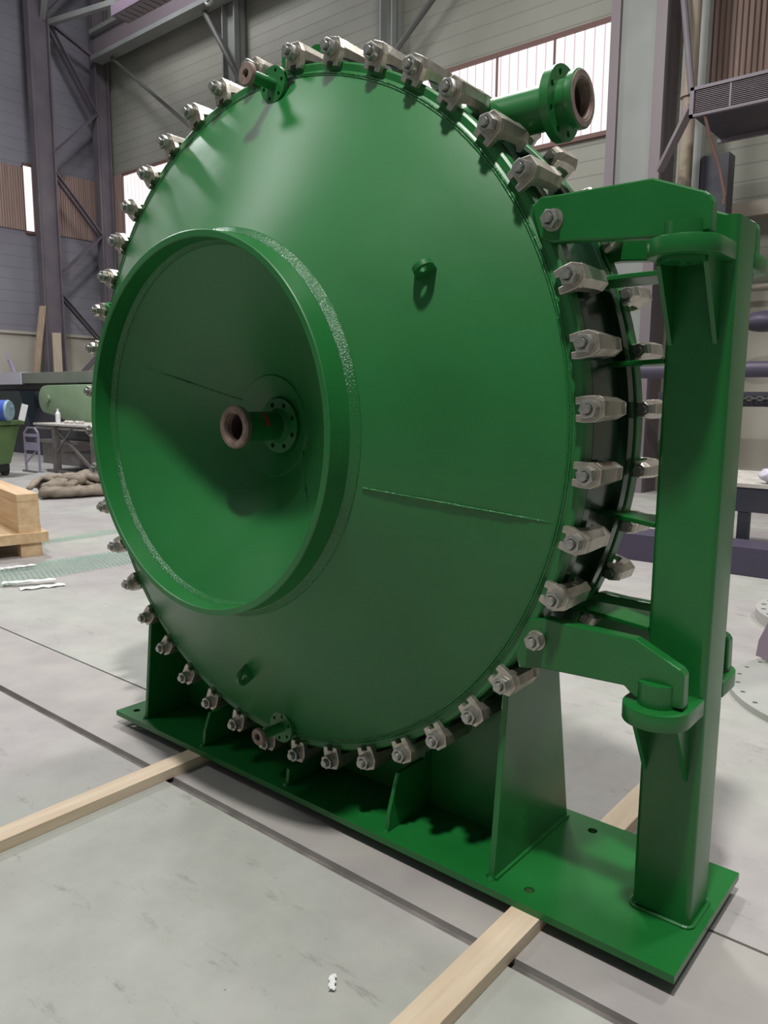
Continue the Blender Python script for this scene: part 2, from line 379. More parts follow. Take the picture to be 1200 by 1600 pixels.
# front cover
bm = B()
lathe(bm, [(1.266, 0.100), (1.270, 0.096), (1.270, 0.051), (1.263, 0.045), (1.242, 0.045), (1.238, 0.041), (1.230, 0.036), (1.10, -0.024),
           (0.96, -0.096), (0.82, -0.168), (0.70, -0.232), (0.668, -0.250), (0.640, -0.250), (0.640, -0.20), (1.16, 0.07), (1.16, 0.100)], 240, 0, ZC)
cover = vp('cover', bm, GREEN, smooth=22)
def cpart(name, bm, m, smooth=30, parent=None):
    o = link(name, bm, m, parent or cover, smooth); o.location = (-0.25, -0.256, -0.045); return o
bm = B()   # collar ring
lathe(bm, [(0.656, -0.356), (0.659, -0.353), (0.662, -0.245), (0.636, -0.245), (0.634, -0.352), (0.637, -0.356)], 200, 0, ZC)
cpart('collar_ring', bm, GREEN)
bm = B()   # inner dished end: closed inward cone
lathe(bm, [(0.641, -0.275), (0.50, -0.195), (0.36, -0.105), (0.24, -0.022), (0.195, 0.012), (0.19, 0.006), (0.10, 0.064), (0.001, 0.066), (0.001, 0.095), (0.2, 0.09), (0.641, -0.20)], 160, 0, ZC)
cpart('inner_head', bm, GREEN, 20)
random.seed(4)
def bead(bm, r, y, w, n=420, a0=0, a1=2*pi, amp=0.10):
    prev = None; first = None; closed = abs(a1-a0-2*pi) < 1e-6
    for k in range(n+(0 if closed else 1)):
        a = a0+(a1-a0)*k/n; ww = w*(1+random.uniform(-amp, amp))
        ring = [bm.verts.new(((r+ww*cos(t))*cos(a), y+ww*sin(t), ZC+(r+ww*cos(t))*sin(a))) for t in [2*pi*j/6 for j in range(6)]]
        if prev:
            for j in range(6): bm.faces.new((prev[j], prev[(j+1) % 6], ring[(j+1) % 6], ring[j]))
        else: first = ring
        prev = ring
    if closed:
        for j in range(6): bm.faces.new((prev[j], prev[(j+1) % 6], first[(j+1) % 6], first[j]))
bm = B()
lathe(bm, [(0.6610, -0.270), (0.6655, -0.268), (0.6685, -0.260), (0.6725, -0.258), (0.6755, -0.250), (0.6800, -0.248), (0.6840, -0.240), (0.680, -0.230), (0.655, -0.240)], 360, 0, ZC)
cpart('weld_bead', bm, WELD, 60)
bm = B()
lathe(bm, [(0.6365, -0.286), (0.6325, -0.285), (0.6300, -0.278), (0.6250, -0.276), (0.6215, -0.266), (0.640, -0.256)], 360, 0, ZC)
cpart('weld_bead', bm, WELD, 60)
bm = B(); bead(bm, 1.231, 0.037, 0.0040, 500); bead(bm, 1.224, 0.0335, 0.0036, 500)
cpart('weld_bead', bm, WELD, 0)
def cone_y(r): return 0.034+(r-1.218)*(0.284/0.550)
def seam(p, q, inner=False, w=0.004):
    bm = B(); prev = None; n = 60
    for k in range(n+1):
        t = k/n; x = p[0]+(q[0]-p[0])*t; z = p[1]+(q[1]-p[1])*t; r = math.hypot(x, z-ZC)
        if inner: y = -0.277+(0.641-r)*0.60 if r > 0.36 else -0.105+(0.36-r)*0.70
        else: y = cone_y(r)
        y -= 0.0005; ww = w*(1+random.uniform(-0.3, 0.3))
        d = Vector((q[0]-p[0], 0, q[1]-p[1])).normalized(); s = Vector((-d.z, 0, d.x))
        ring = [bm.verts.new(Vector((x, y, z))+s*(ww*cos(a))+Vector((0, ww*0.7*sin(a), 0))) for a in [2*pi*j/6 for j in range(6)]]
        if prev:
            for j in range(6): bm.faces.new((prev[j], prev[(j+1) % 6], ring[(j+1) % 6], ring[j]))
        prev = ring
    cpart('weld_seam', bm, WELD, 0)
seam((0.68, 1.335), (1.19, 1.25))
seam((-0.48, 1.72), (-0.13, 1.58), True, 0.0035)
seam((0.16, 1.42), (0.42, 1.20), True, 0.0035)
# lifting eyes on the cone
def eye(deg, r):
    a = RD(deg); rad = Vector((cos(a), 0, sin(a))); tan = Vector((-sin(a), 0, cos(a))); nrm = Vector((0, -1, 0))
    n = (rad*0.459+Vector((0, -1, 0))*0.888); alng = (rad*0.888+Vector((0, 1, 0))*0.459)
    o = Vector((0, cone_y(r), ZC))+rad*r
    pts = [(-0.034, -0.004), (0.034, -0.004)]+[(0.032*cos(t), 0.032+0.032*sin(t)) for t in [pi*k/14 for k in range(15)]]
    bm = B(); plate(bm, pts, [circ(0.014, 16, (0, 0.034))], -0.0075, 0.0075, frame(alng, n, tan, o))
    cpart('lifting_eye', bm, GREEN, 30)
eye(30.5, 0.945); eye(-91.5, 0.955); eye(150, 0.955)

# flanged pipe nozzles: drawn along -Y, origin at flange centre
def nozzle(loc, fr, hr, nh, hole, pr, length, er, bore, rot=None, neck=True, name='nozzle', off=0.0, tape=False, greencollar=False):
    root = empty(name); root.parent = V; root.location = Vector(loc)-Vector((0.25, 0.256, 0.045))
    if rot: root.rotation_euler = rot
    ft = fr*0.26
    bm = B(); plate(bm, circ(fr, 48), [circ(hole, 14, (hr*cos(off+2*pi*k/nh), hr*sin(off+2*pi*k/nh))) for k in range(nh)]+[circ(pr*0.9, 24)], 0, ft, F_XZ)
    link('flange', bm, GREEN, root, 30)
    bm = B()
    pts = [(pr, -length), (pr, -0.02), (pr*1.22, -0.001), (pr*1.22, ft)] if neck else [(pr, -length), (pr, ft)]
    lathe(bm, pts+[(bore, ft), (bore, -length)], 40)
    link('pipe', bm, GREEN, root, 30)
    if er:
        f0 = -length-er*0.24
        bm = B(); lathe(bm, [(er*0.97, -length+0.006), (er, -length), (er, f0+0.004), (er*0.96, f0), (bore*1.06, f0), (bore*1.06, -length+0.006)], 48)
        col_ = link('end_collar', bm, GREEN if greencollar else RUST, root, 30)
        bm = B(); lathe(bm, [(er*0.95, f0-0.0002), (er*0.93, f0-0.002), (bore*1.18, f0-0.002), (bore*1.04, f0+0.012), (bore*0.98, f0+0.012), (bore*0.98, -length+0.02), (bore*1.0, -length+0.02), (bore*1.05, f0-0.0002)], 48)
        link('collar_face', bm, RUST, col_, 30)
        bm = B(); lathe(bm, [(bore*0.975, -length+0.012), (bore*0.96, -length+0.012), (bore*0.96, ft-0.004), (0.001, ft-0.004), (0.001, ft-0.001), (bore*0.975, ft-0.001)], 32)
        link('bore_lining', bm, BORE, root, 30)
    if tape:
        bm = B(); m = 10
        for k in range(m):
            a0, a1 = RD(62-k*6), RD(62-(k+1)*6)
            c = [bm.verts.new((r*cos(a), y, r*sin(a))) for r in (pr-0.001, pr+0.0015) for a in (a0, a1) for y in (-length*0.50-0.006, -length*0.50+0.006)]
            for q in ((0, 1, 3, 2), (4, 5, 7, 6), (0, 1, 5, 4), (2, 3, 7, 6), (0, 2, 6, 4), (1, 3, 7, 5)): bm.faces.new([c[i] for i in q])
        bmesh.ops.remove_doubles(bm, verts=bm.verts, dist=1e-5)
        link('red_mark', bm, RED, root, 30)
    return root
nozzle((0.0, 0.045, ZC), 0.105, 0.083, 8, 0.010, 0.055, 0.200, 0.079, 0.050, tape=True, name='centre_nozzle', off=RD(22))
nozzle((0.050, -0.005, 2.703), 0.062, 0.047, 6, 0.007, 0.020, 0.112, 0.038, 0.013, neck=False, name='vent_nozzle', off=RD(10))
nozzle((0.045, -0.005, 0.302), 0.062, 0.047, 6, 0.007, 0.020, 0.112, 0.034, 0.013, neck=False, name='drain_nozzle', off=RD(20))

# ---- clamps
def clamp_mesh():
    front = B()
    plate(front, [(-.034, -.050), (-.014, -.050), (-.014, -.036), (.014, -.036), (.014, -.050), (.034, -.050), (.0375, -.026), (.0375, .008), (.021, .037), (-.021, .037), (-.0375, .008), (-.0375, -.026)], [], 0.022, 0.045, F_XZ, bev=0.0025)
    # arm: rings of the outer profile sweeping back
    secs = [(0.044, 0.0365, -0.018, 0.0365, 0.020), (0.075, 0.035, -0.012, 0.036, 0.020), (0.140, 0.032, -0.010, 0.034, 0.018), (0.165, 0.032, -0.026, 0.036, 0.018), (0.187, 0.030, -0.026, 0.030, 0.017), (0.200, 0.024, -0.016, 0.022, 0.014)]
    prev = None
    for y, hw, r0, r1, tw in secs:
        rm = min(0.012, (r0+r1)/2+0.004)
        ring = [front.verts.new(p) for p in ((-hw, y, r0), (hw, y, r0), (hw, y, rm), (tw, y, r1), (-tw, y, r1), (-hw, y, rm))]
        if prev:
            for j in range(6): front.faces.new((prev[j], prev[(j+1) % 6], ring[(j+1) % 6], ring[j]))
        else: front.faces.new(ring[::-1])
        prev = ring
    front.faces.new(prev)
    # foot hooking behind the drum rim
    return front
def mesh_of(bm, name, m, sm=None):
    o = link(name, bm, m, None, sm); me = o.data; bpy.data.objects.remove(o); return me
me_body = mesh_of(clamp_mesh(), 'clamp_body', STEEL)
def stud():
    bm = B(); tube(bm, (0, 0.214, 0.0), (0, -0.022, 0), 0.0155, 20)
    for v in bm.verts:
        if v.co.y < -0.020: v.co.x *= 0.85; v.co.z *= 0.85
    return bm
me_stud = mesh_of(stud(), 'bolt', BOLT, 40)
def nutm():
    bm = B(); plate(bm, circ(0.0275, 6, a0=RD(12)), [circ(0.0154, 16)], -0.008, 0.0185, F_XZ, bev=0.0012); return bm
me_nut = mesh_of(nutm(), 'nut', BOLT, 30)
def washm():
    bm = B(); lathe(bm, [(0.031, 0.0186), (0.031, 0.0219), (0.0158, 0.0219), (0.0158, 0.0186)], 28); return bm
me_wash = mesh_of(washm(), 'washer', STEEL, 30)

ANG = [84.27, 75.95, 67.16, 59.35, 51.71, 43.41, 35.18, 27.68, 20.06, 11.59, 3.68, -4.49, -13.16, -21.21, -28.09, -36.44, -44.13, -52.46, -60.17, -68.31, -76.71, -85.0, -92.6, -101.39, -109.55, -117.73, -126.27, -134.31, -142.79, -151.78, -160.76, -169.21, -177.38, 174.22, 165.11, 157.11, 149.84, 141.97, 134.4, 126.46, 118.58, 110.19, 102.28, 93.77]
random.seed(11)
def mk(name, me, parent, loc=(0, 0, 0), rot=(0, 0, 0)):
    o = bpy.data.objects.new(name, me); COL.objects.link(o); o.parent = parent; o.location = loc; o.rotation_euler = rot; return o
def clamp(a, r=1.3, rear=False, tilt=0.0):
    A = RD(a)
    if not rear:
        c = mk('flange_clamp', me_body, V, (r*cos(A)-0.25, -0.256, ZC+r*sin(A)-0.045), (0, pi/2-A+tilt, 0))
    else:
        c = mk('flange_clamp', me_body, V, (r*cos(A)-0.25, 0.525-0.256, ZC+r*sin(A)-0.045), (0, 0, 0))
        # mirror front-to-back by turning about the radial direction
        radial = Vector((cos(A), 0, sin(A))); yy = Vector((0, -1, 0)); xx = yy.cross(radial)
        c.rotation_euler = Matrix(((xx.x, yy.x, radial.x), (xx.y, yy.y, radial.y), (xx.z, yy.z, radial.z))).to_euler(); c.scale = (0.82, 0.72, 0.88)
    mk('bolt', me_stud, c); mk('nut', me_nut, c, rot=(0, random.uniform(0, 1), 0)); mk('washer', me_wash, c)
    return c
for i, a in enumerate(ANG):
    if i in (7, 14): continue
    clamp(a, tilt=RD(random.uniform(-2.5, 2.5)))
for a in (43.2, 35.0, 27.5, 19.4, 3.5, -4.9, -13, -20.5, -28.5, 51.5, 59.5, 68, 11.5):
    clamp(a, rear=True)

# ---- hinge arms with the bolt through each
def arm(pts, boltpos, y0=0.035, y1=0.078, rear=False):
    bm = B(); plate(bm, pts, [], y0, y1, F_XZ, bev=0.005)
    o = vp('hinge_arm', bm, GREENF)
    if boltpos:
        sx, sz = boltpos
        b = mk('bolt', me_stud, o, (sx-0.25, y0-0.022-0.256, sz-0.045)); b.rotation_euler = (0, 0, 0)
        mk('nut', me_nut, o, (sx-0.25, y0-0.022-0.256, sz-0.045), (0, 0.4, 0)); mk('washer', me_wash, o, (sx-0.25, y0-0.022-0.256, sz-0.045))
    return o
UP = [(1.080, 2.150), (1.108, 2.172), (1.164, 2.170), (1.428, 2.170), (1.560, 2.118), (1.574, 2.108), (1.580, 2.092), (1.582, 2.022), (1.455, 2.020), (1.178, 2.042), (1.150, 2.042), (1.11, 2.06)]
LO = [(1.120, 0.945), (1.168, 0.961), (1.252, 0.955), (1.450, 0.953), (1.578, 0.893), (1.588, 0.880), (1.590, 0.785), (1.455, 0.785), (1.425, 0.812), (1.164, 0.801), (1.09, 0.785), (1.075, 0.83)]
a1 = arm(UP, (1.3*cos(RD(27.68)), ZC+1.3*sin(RD(27.68))))
a2 = arm(LO, (1.3*cos(RD(-28.09)), ZC+1.3*sin(RD(-28.09))))
arm(UP, None, 0.434, 0.477); arm(LO, None, 0.434, 0.477)
for o in (a1, a2): pass
# arms: front pin through each arm end
for y in (0.0565, 0.4555):
    for z0, z1 in ((1.972, 2.052), (0.735, 0.842)):
        bm = B(); tube(bm, (1.513, y, z0-0.01), (1.513, y, z1), 0.053, 32)
        vp('hinge_pin', bm, GREENF, smooth=40)

# ---- hinge column
bm = B()
plate(bm, rrect(1.430, 0.172, 1.606, 0.345, 0.020), [], 0.069, 2.083, F_XY)
bead_pts = rrect(1.424, 0.166, 1.612, 0.351, 0.024)
for k in range(len(bead_pts)):
    p, q = bead_pts[k], bead_pts[(k+1) % len(bead_pts)]
    tube(bm, (p[0], p[1], 0.071), (q[0], q[1], 0.071), 0.007, 6)
colm = vp('hinge_column', bm, GREENF, smooth=30)
def lug(zt, t, front=True):
    s = -1 if front else 1; ybase = 0.172 if front else 0.345; yc = 0.0565 if front else 0.4555
    R0 = 0.092
    pts = [(1.425, ybase), (1.513-R0, yc+(-s)*0.0)]
    pts = [(1.421, ybase)]+[(1.513-R0*cos(tt), yc+s*R0*sin(tt)) for tt in [pi*k/20 for k in range(21)]]+[(1.605, ybase)]
    if not front: pts = pts[::-1]
    bm = B(); plate(bm, pts, [], zt-t, zt, F_XY, bev=0.003)
    bmesh.ops.translate(bm, vec=(-0.25, -0.256, -0.045), verts=bm.verts)
    L_ = link('hinge_lug', bm, GREENF, colm, 30)
    for x in (1.447, 1.567):
        bm = B(); y1 = ybase+s*0.115
        plate(bm, [(ybase, zt-t), (y1, zt-t), (y1, zt-t-0.015), (ybase, zt-t-0.21)], [], x-0.006, x+0.006, F_YZ)
        bmesh.ops.translate(bm, vec=(-0.25, -0.256, -0.045), verts=bm.verts)
        link('gusset', bm, GREENF, L_)
    bm = B(); tube(bm, (1.513, yc, zt-t-0.012), (1.513, yc, zt-t-0.0005), 0.055, 28); tube(bm, (1.513, yc, zt-t-0.020), (1.513, yc, zt-t-0.011), 0.012, 12)
    bmesh.ops.translate(bm, vec=(-0.25, -0.256, -0.045), verts=bm.verts)
    link('pin_retainer', bm, GREENF, L_, 40)
for fr in (True, False):
    lug(2.012, 0.045, fr); lug(0.777, 0.048, fr)
# horizontal strut plates between drum and column
def strut_plate(z, yf, yd, t=0.014):
    bm = B(); x0 = math.sqrt(1.238**2-(z-ZC)**2)-0.004
    plate(bm, [(x0, yd), (1.432, yf), (1.432, 0.345), (x0, 0.352)], [], z-t/2, z+t/2, F_XY, bev=0.002)
    vp('strut_plate', bm, GREENF)
strut_plate(1.955, 0.175, 0.19); strut_plate(1.715, 0.175, 0.30); strut_plate(1.252, 0.175, 0.31); strut_plate(0.945, 0.175, 0.27)

# ---- rear cover
bm = B()
lathe(bm, [(1.266, 0.412), (1.270, 0.416), (1.270, 0.461), (1.263, 0.467), (1.232, 0.467), (1.218, 0.478), (0.70, 0.744), (0.3, 0.80), (0.001, 0.81), (0.001, 0.79), (0.3, 0.78), (0.7, 0.72), (1.16, 0.44), (1.16, 0.412)], 160, 0, ZC)
vp('rear_cover', bm, GREEN, smooth=22)

# ---- side nozzle on the upper right of the drum, opening to the right
sn = nozzle((1.056, 0.256, 2.490), 0.108, 0.086, 8, 0.010, 0.066, 0.040, 0.083, 0.052, rot=(0, 0, pi/2), neck=False, name='side_nozzle', off=RD(22), greencollar=True)
bm = B(); tube(bm, (0, 0.028, 0), (0, 0.46, 0), 0.066, 40)
link('long_pipe', bm, GREEN, sn, 40)
bm = B()
for k in range(8):
    a0, a1_ = RD(100-k*7), RD(100-(k+1)*7)
    c = [bm.verts.new((r*cos(a), y, r*sin(a))) for r in (0.0655, 0.0675) for a in (a0, a1_) for y in (0.115, 0.130)]
    for q in ((0, 1, 3, 2), (4, 5, 7, 6), (0, 1, 5, 4), (2, 3, 7, 6), (0, 2, 6, 4), (1, 3, 7, 5)): bm.faces.new([c[i] for i in q])
link('red_mark', bm, RED, sn, 30)
# ---- lifting lugs on top of the drum
bm = B(); plate(bm, [(0.10, 2.72), (0.155, 2.72), (0.155, 2.858), (0.10, 2.873)], [], -0.015, 0.012, F_YZ, bev=0.002)
vp('lifting_lug', bm, GREENF)
bm = B()
plate(bm, [(-0.05, 2.735), (0.05, 2.735), (0.05, 2.90)]+[(0.05*cos(t), 2.90+0.05*sin(t)) for t in [pi*k/14 for k in range(1, 15)]], [circ(0.022, 16, (0, 2.895))], 0.0, 0.022, Matrix.Translation((-0.01, 0.30, 0)) @ Matrix.Rotation(RD(60), 4, 'Z') @ F_XZ)
vp('lifting_lug', bm, GREENF, smooth=30)

# ------------------------------------------------------------------ timbers under the base
def timber(x0, x1, y0, y1, label, z0=0.0, nick=None):
    bm = B(); box(bm, (x0, y0, z0), (x1, y1, z0+0.045), bev=0.002)
    o = link('timber', bm, WOOD); tag(o, label, 'timber', 'timbers under the stand'); return o
timber(1.136, 1.234, -0.95, 1.55, 'long pale square-sawn timber under the right end of the stand, by the column')
timber(-0.523, -0.430, -2.6, 1.2, 'long greyish timber under the left half of the stand, running off to the lower left')

# ------------------------------------------------------------------ left background
# crate
C = tag(empty('timber_pallet', (-5.38, 1.50, 0), RD(-11.2)), 'pale wooden pallet with a stack of thick planks on its edge, left of the vessel', 'pallet')
bm = B(); box(bm, (-0.20, 0, 0), (0, 0.20, 0.14), bev=0.003); link('foot_block', bm, WOODC, C)
bm = B(); box(bm, (-0.20, -1.2, 0), (0, -1.0, 0.14), bev=0.003); link('foot_block', bm, WOODC, C)
bm = B(); box(bm, (-1.9, -1.4, 0.14), (0.03, 0.26, 0.245), bev=0.003); link('deck', bm, WOODC, C)
bm = B(); box(bm, (-1.9, -0.01, 0.245), (0.0, 0.20, 0.325), bev=0.003); link('plank', bm, WOODC, C)
bm = B(); box(bm, (-1.9, -0.01, 0.326), (-0.005, 0.195, 0.56), bev=0.003); link('plank', bm, WOODC, C)
bm = B(); box(bm, (-1.9, -0.015, 0.561), (-0.003, 0.19, 0.635), bev=0.003); link('plank', bm, WOODC, C)

# wheelie bin
Bn = tag(empty('wheelie_bin', (-13.72, 4.60, 0), RD(20)), 'green plastic waste bin standing at the left edge in front of the dark machinery', 'bin')
bm = B()
t = B(); bmesh.ops.create_cube(t, size=1)
for v in t.verts:
    s = 0.60 if v.co.z > 0 else 0.44
    v.co = Vector((v.co.x*2*s, v.co.y*2*s*0.9, (v.co.z+0.5)*0.80+0.22))
bmesh.ops.bevel(t, geom=t.edges[:], offset=0.03, segments=2, affect='EDGES')
merge(bm, t); link('bin_body', bm, BINM, Bn)
bm = B(); plate(bm, rrect(-0.66, -0.60, 0.66, 0.60, 0.05), [rrect(-0.56, -0.50, 0.56, 0.50, 0.04)], 1.02, 1.10, F_XY); box(bm, (0.5, -0.62, 1.10), (0.66, -0.40, 1.22), bev=0.01)
link('rim', bm, BINM, Bn)
bm = B(); box(bm, (-0.42, -0.38, 0.07), (0.42, 0.38, 0.24), bev=0.03); link('base', bm, BLACK, Bn)
for sx in (-1, 1):
    for sy in (-1, 1):
        bm = B(); tube(bm, (sx*0.36-0.03, sy*0.30, 0.08), (sx*0.36+0.03, sy*0.30, 0.08), 0.08, 20); link('wheel', bm, BLACK, Bn, 40)
# blue drum in the bin
K = tag(empty('blue_container', (-13.10, 4.92, 1.305), RD(40)), 'blue plastic drum with a pale blue end lying in the green bin', 'drum')
bm = B(); tube(bm, (-0.75, 0, 0), (0.05, 0, 0.0), 0.20, 32); link('body', bm, BLUE, K, 40)
bm = B(); tube(bm, (0.05, 0, 0), (0.09, 0, 0), 0.205, 32, 0.185); tube(bm, (0.09, 0.06, 0.06), (0.11, 0.06, 0.06), 0.03, 12); bar(bm, (0.095, -0.02, 0.12), (0.095, 0.02, -0.10), 0.02, 0.02); link('end_cap', bm, CYAN, K, 40)
o = B(); bar(o, (-12.98, 5.16, 1.11), (-12.92, 5.22, 1.42), 0.02, 0.12); tag(link('paper_scrap', o, PAPER), 'crumpled white paper sticking up from the green bin', 'paper')

# work bench
T = tag(empty('work_bench', (-12.9, 6.4, 0)), 'welded steel work bench with cross bracing and a worn top beyond the brown tarp', 'bench')
bm = B(); box(bm, (-1.15, -0.5, 0.98), (1.6, 0.5, 1.02), bev=0.004); box(bm, (-1.2, -0.42, 0.90), (1.6, -0.36, 0.94)); link('bench_top', bm, TOPM, T)
for x in (-0.35, 1.15):
    for y in (-0.42, 0.42):
        bm = B(); box(bm, (x-0.06, y-0.06, 0.06), (x+0.06, y+0.06, 0.98)); link('leg', bm, TABM, T)
bm = B()
bar(bm, (-0.75, -0.42, 0.03), (1.6, -0.42, 0.03), 0.06, 0.06); bar(bm, (-0.75, 0.42, 0.03), (1.6, 0.42, 0.03), 0.06, 0.06); bar(bm, (-0.35, -0.42, 0.03), (-0.35, 0.42, 0.03), 0.06, 0.06); bar(bm, (1.15, -0.42, 0.03), (1.15, 0.42, 0.03), 0.06, 0.06)
link('foot_frame', bm, TABM, T)
bm = B(); bar(bm, (-0.3, -0.42, 0.90), (1.1, -0.42, 0.12), 0.05, 0.05); bar(bm, (0.35, -0.45, 0.92), (-0.3, -0.45, 0.42), 0.03, 0.03); link('cross_brace', bm, TABM, T)
bm = B(); box(bm, (-0.3, -0.3, 0.40), (1.1, 0.3, 0.43)); link('lower_shelf', bm, TABM, T)
# ladder-like trestle leaning at its left end
Ld = tag(empty('step_frame', (-13.78, 5.72, 0), RD(10)), 'narrow lilac grey step frame standing at the left end of the bench', 'step frame')
for x in (-0.22, 0.22):
    bm = B(); bar(bm, (x, 0, 0.0), (x, 0.0, 0.82), 0.035, 0.035); bar(bm, (x, 0, 0.82), (x*0.5, 0.0, 0.93), 0.03, 0.03); link('rail', bm, LADM, Ld)
for z, h in ((0.74, 0.06), (0.46, 0.16)):
    bm = B(); box(bm, (-0.22, -0.02, z), (0.22, 0.02, z+h)); link('rung', bm, LADM, Ld)
bm = B(); bar(bm, (-0.2, 0, 0.2), (0.2, 0, 0.5), 0.025, 0.025); link('brace', bm, LADM, Ld); bm = B(); bar(bm, (-0.11, 0, 0.93), (0.11, 0, 0.93), 0.03, 0.03); link('top_bar', bm, LADM, Ld)
bm = B(); bar(bm, (-0.32, 0, 0.02), (0.25, -0.1, 0.02), 0.05, 0.04); link('foot', bm, TABM, Ld)
# bottle and scraps on the bench
Bt = tag(empty('spray_bottle', (-13.45, 6.15, 1.02)), 'small white bottle standing on the left end of the bench', 'bottle')
bm = B(); tube(bm, (0, 0, 0), (0, 0, 0.2), 0.05, 16); tube(bm, (0, 0, 0.2), (0, 0, 0.25), 0.05, 16, 0.02); link('body', bm, WHITE, Bt, 40)
bm = B(); tube(bm, (0, 0, 0.25), (0, 0, 0.30), 0.02, 10); link('cap', bm, WHITE, Bt, 40)
bm = B(); random.seed(2)
for k in range(7):
    x = random.uniform(-0.3, 0.3); t = B(); bmesh.ops.create_icosphere(t, subdivisions=2, radius=0.05)
    for v in t.verts: v.co *= random.uniform(0.8, 1.2)
    merge(bm, t, Matrix.Translation((-12.75+x, 6.1+random.uniform(-.05, .05), 1.062)) @ Matrix.Scale(0.6, 4, (0, 0, 1)))
tag(link('rag_heap', bm, TOPM), 'crumpled pale rags lying on the bench beside the bottle', 'rag')
# low tub behind bench
bm = B(); box(bm, (-15.9, 7.0, 0.0), (-13.6, 7.8, 0.5)); box(bm, (-16.05, 6.9, 0.5), (-13.5, 7.9, 0.56))
tag(link('steel_trough', bm, TABM), 'low dark steel trough on the floor behind the bench', 'trough')
# machinery
Mc = tag(empty('press_machine', (-17.5, 9.0, 0)), 'big dark press machine with a green pivoting arm under a long flat beam', 'machine')
bm = B(); box(bm, (-2.5, -0.9, 0.0), (5.5, -0.5, 1.75), bev=0.02); link('machine_body', bm, DARK, Mc)
bm = B(); box(bm, (-3.5, -1.15, 1.90), (5.2, -0.5, 2.18), bev=0.01); link('long_beam', bm, BEAMG, Mc)
bm = B(); box(bm, (-3.5, -1.17, 1.88), (-1.05, -0.48, 2.20)); l_ = link('beam_end_sheet', bm, LILAC, Mc); l_['label'] = 'pale lilac sheet over the beam end'
bm = B(); box(bm, (-3.5, -1.0, 1.75), (1.6, -0.5, 1.90)); link('beam_rail', bm, DARK, Mc)
bm = B(); bar(bm, (-1.75, -1.0, 2.18), (-1.78, -1.1, 2.55), 0.14, 0.08); tube(bm, (-1.85, -1.1, 2.5), (-1.88, -1.1, 2.75), 0.03, 8); link('post', bm, LADM, Mc)
bm = B()
pts = [(4.6, 1.85), (1.95, 1.83)]+[(1.84+0.32*cos(t), 1.50+0.32*sin(t)) for t in [pi/2+pi*k/16 for k in range(0, 17)]]+[(2.3, 1.12), (4.6, 0.65)]
plate(bm, pts, [], -2.0, -1.3, F_XZ, bev=0.03); tube(bm, (2.02, -2.05, 1.52), (2.02, -1.95, 1.52), 0.09, 20)
link('pivot_arm', bm, MGREEN, Mc, 30)
bm = B(); t = B(); bmesh.ops.create_cone(t, cap_ends=True, segments=4, radius1=0.15, radius2=1.0, depth=1.1); merge(bm, t, Matrix.Translation((-1.3, -0.75, 1.15)) @ Matrix.Rotation(pi/4, 4, 'Z')); link('hopper', bm, HOPPER, Mc)
bm = B(); tube(bm, (-2.8, -0.9, 1.62), (0.8, -0.9, 1.62), 0.16, 20); link('roller', bm, DARK, Mc, 40)
# planks leaning on the left wall
bm = B(); plate(bm, [(8.62, 0.0), (8.82, 0.0), (9.477, 4.17), (9.30, 4.16)], [], -20.25, -20.19, F_YZ)
tag(link('leaning_plank', bm, PLANK), 'tall brown plank leaning against the left side of the lattice column', 'plank')
bm = B(); plate(bm, [(9.60, 0.0), (9.87, 0.0), (9.883, 3.43), (9.626, 3.42)], [], -20.25, -20.19, F_YZ)
tag(link('leaning_plank', bm, PLANK2), 'shorter pale plank standing in front of the lattice column', 'plank')

# lattice column (two chords and zigzag bracing) in the corner
LC = tag(empty('lattice_column', (-20.4, 9.8, 0)), 'tall mauve grey steel lattice column in the far left corner', 'column')
for y, w in ((-0.30, 0.02), (0.26, 0.02)):
    pass
def chord(y0, y1):
    bm = B(); box(bm, (-0.14, y0, 0), (0.14, y0+0.05, 18)); box(bm, (-0.14, y1-0.05, 0), (0.14, y1, 18)); box(bm, (-0.03, y0+0.02, 0), (0.03, y1-0.02, 18)); link('chord', bm, COLM, LC)
chord(-0.33, 0.27); chord(1.62, 2.07)
zz = [(12.1, 10.0, 12.7), ]
levels = [(0.25, 12.1, 1.65, 9.95), (0.25, 8.55, 1.65, 9.95), (0.25, 8.0, 1.65, 6.45), (0.25, 5.1, 1.65, 6.45), (0.25, 4.55, 1.65, 3.1), (0.25, 1.7, 1.65, 3.1), (0.25, 12.3, 1.65, 14.0), (0.25, 15.6, 1.65, 14.0)]
for ya, za, yb, zb in levels:
    for dx in (0.11, -0.11):
        bm = B(); bar(bm, (dx, ya, za), (dx, yb, zb), 0.14, 0.025); link('lattice_bar', bm, COLM, LC)
bm = B(); bar(bm, (0, 0.25, 12.15), (0, 1.65, 11.6), 0.12, 0.08); link('lattice_bar', bm, COLM, LC)
# struts reaching to the crane rail
bm = B(); bar(bm, (-20.4, 9.95, 12.15), (-16.5, 8.6, 14.6), 0.16, 0.16); tag(link('roof_brace', bm, COLG), 'pale steel brace rising right from the lattice column top', 'brace')
bm = B(); bar(bm, (-20.35, 10.1, 12.05), (-17.2, 10.3, 11.75), 0.14, 0.14); tag(link('roof_brace', bm, COLG), 'pale horizontal steel brace between lattice column and crane rail', 'brace')
# crane rail girder along the back wall
CR = tag(empty('crane_rail', (-13.0, 11.2, 11.4)), 'long grey crane rail girder running under the top edge above the back wall', 'girder')
bm = B(); box(bm, (-7.2, 0.05, -0.02), (8.0, 0.45, 0.10)); link('bottom_flange', bm, COLG, CR)
bm = B(); box(bm, (-7.2, 0.22, 0.10), (8.0, 0.28, 0.70)); link('web', bm, COLP, CR)
bm = B(); box(bm, (-7.2, 0.05, 0.70), (8.0, 0.45, 0.82)); link('top_flange', bm, COLG, CR)
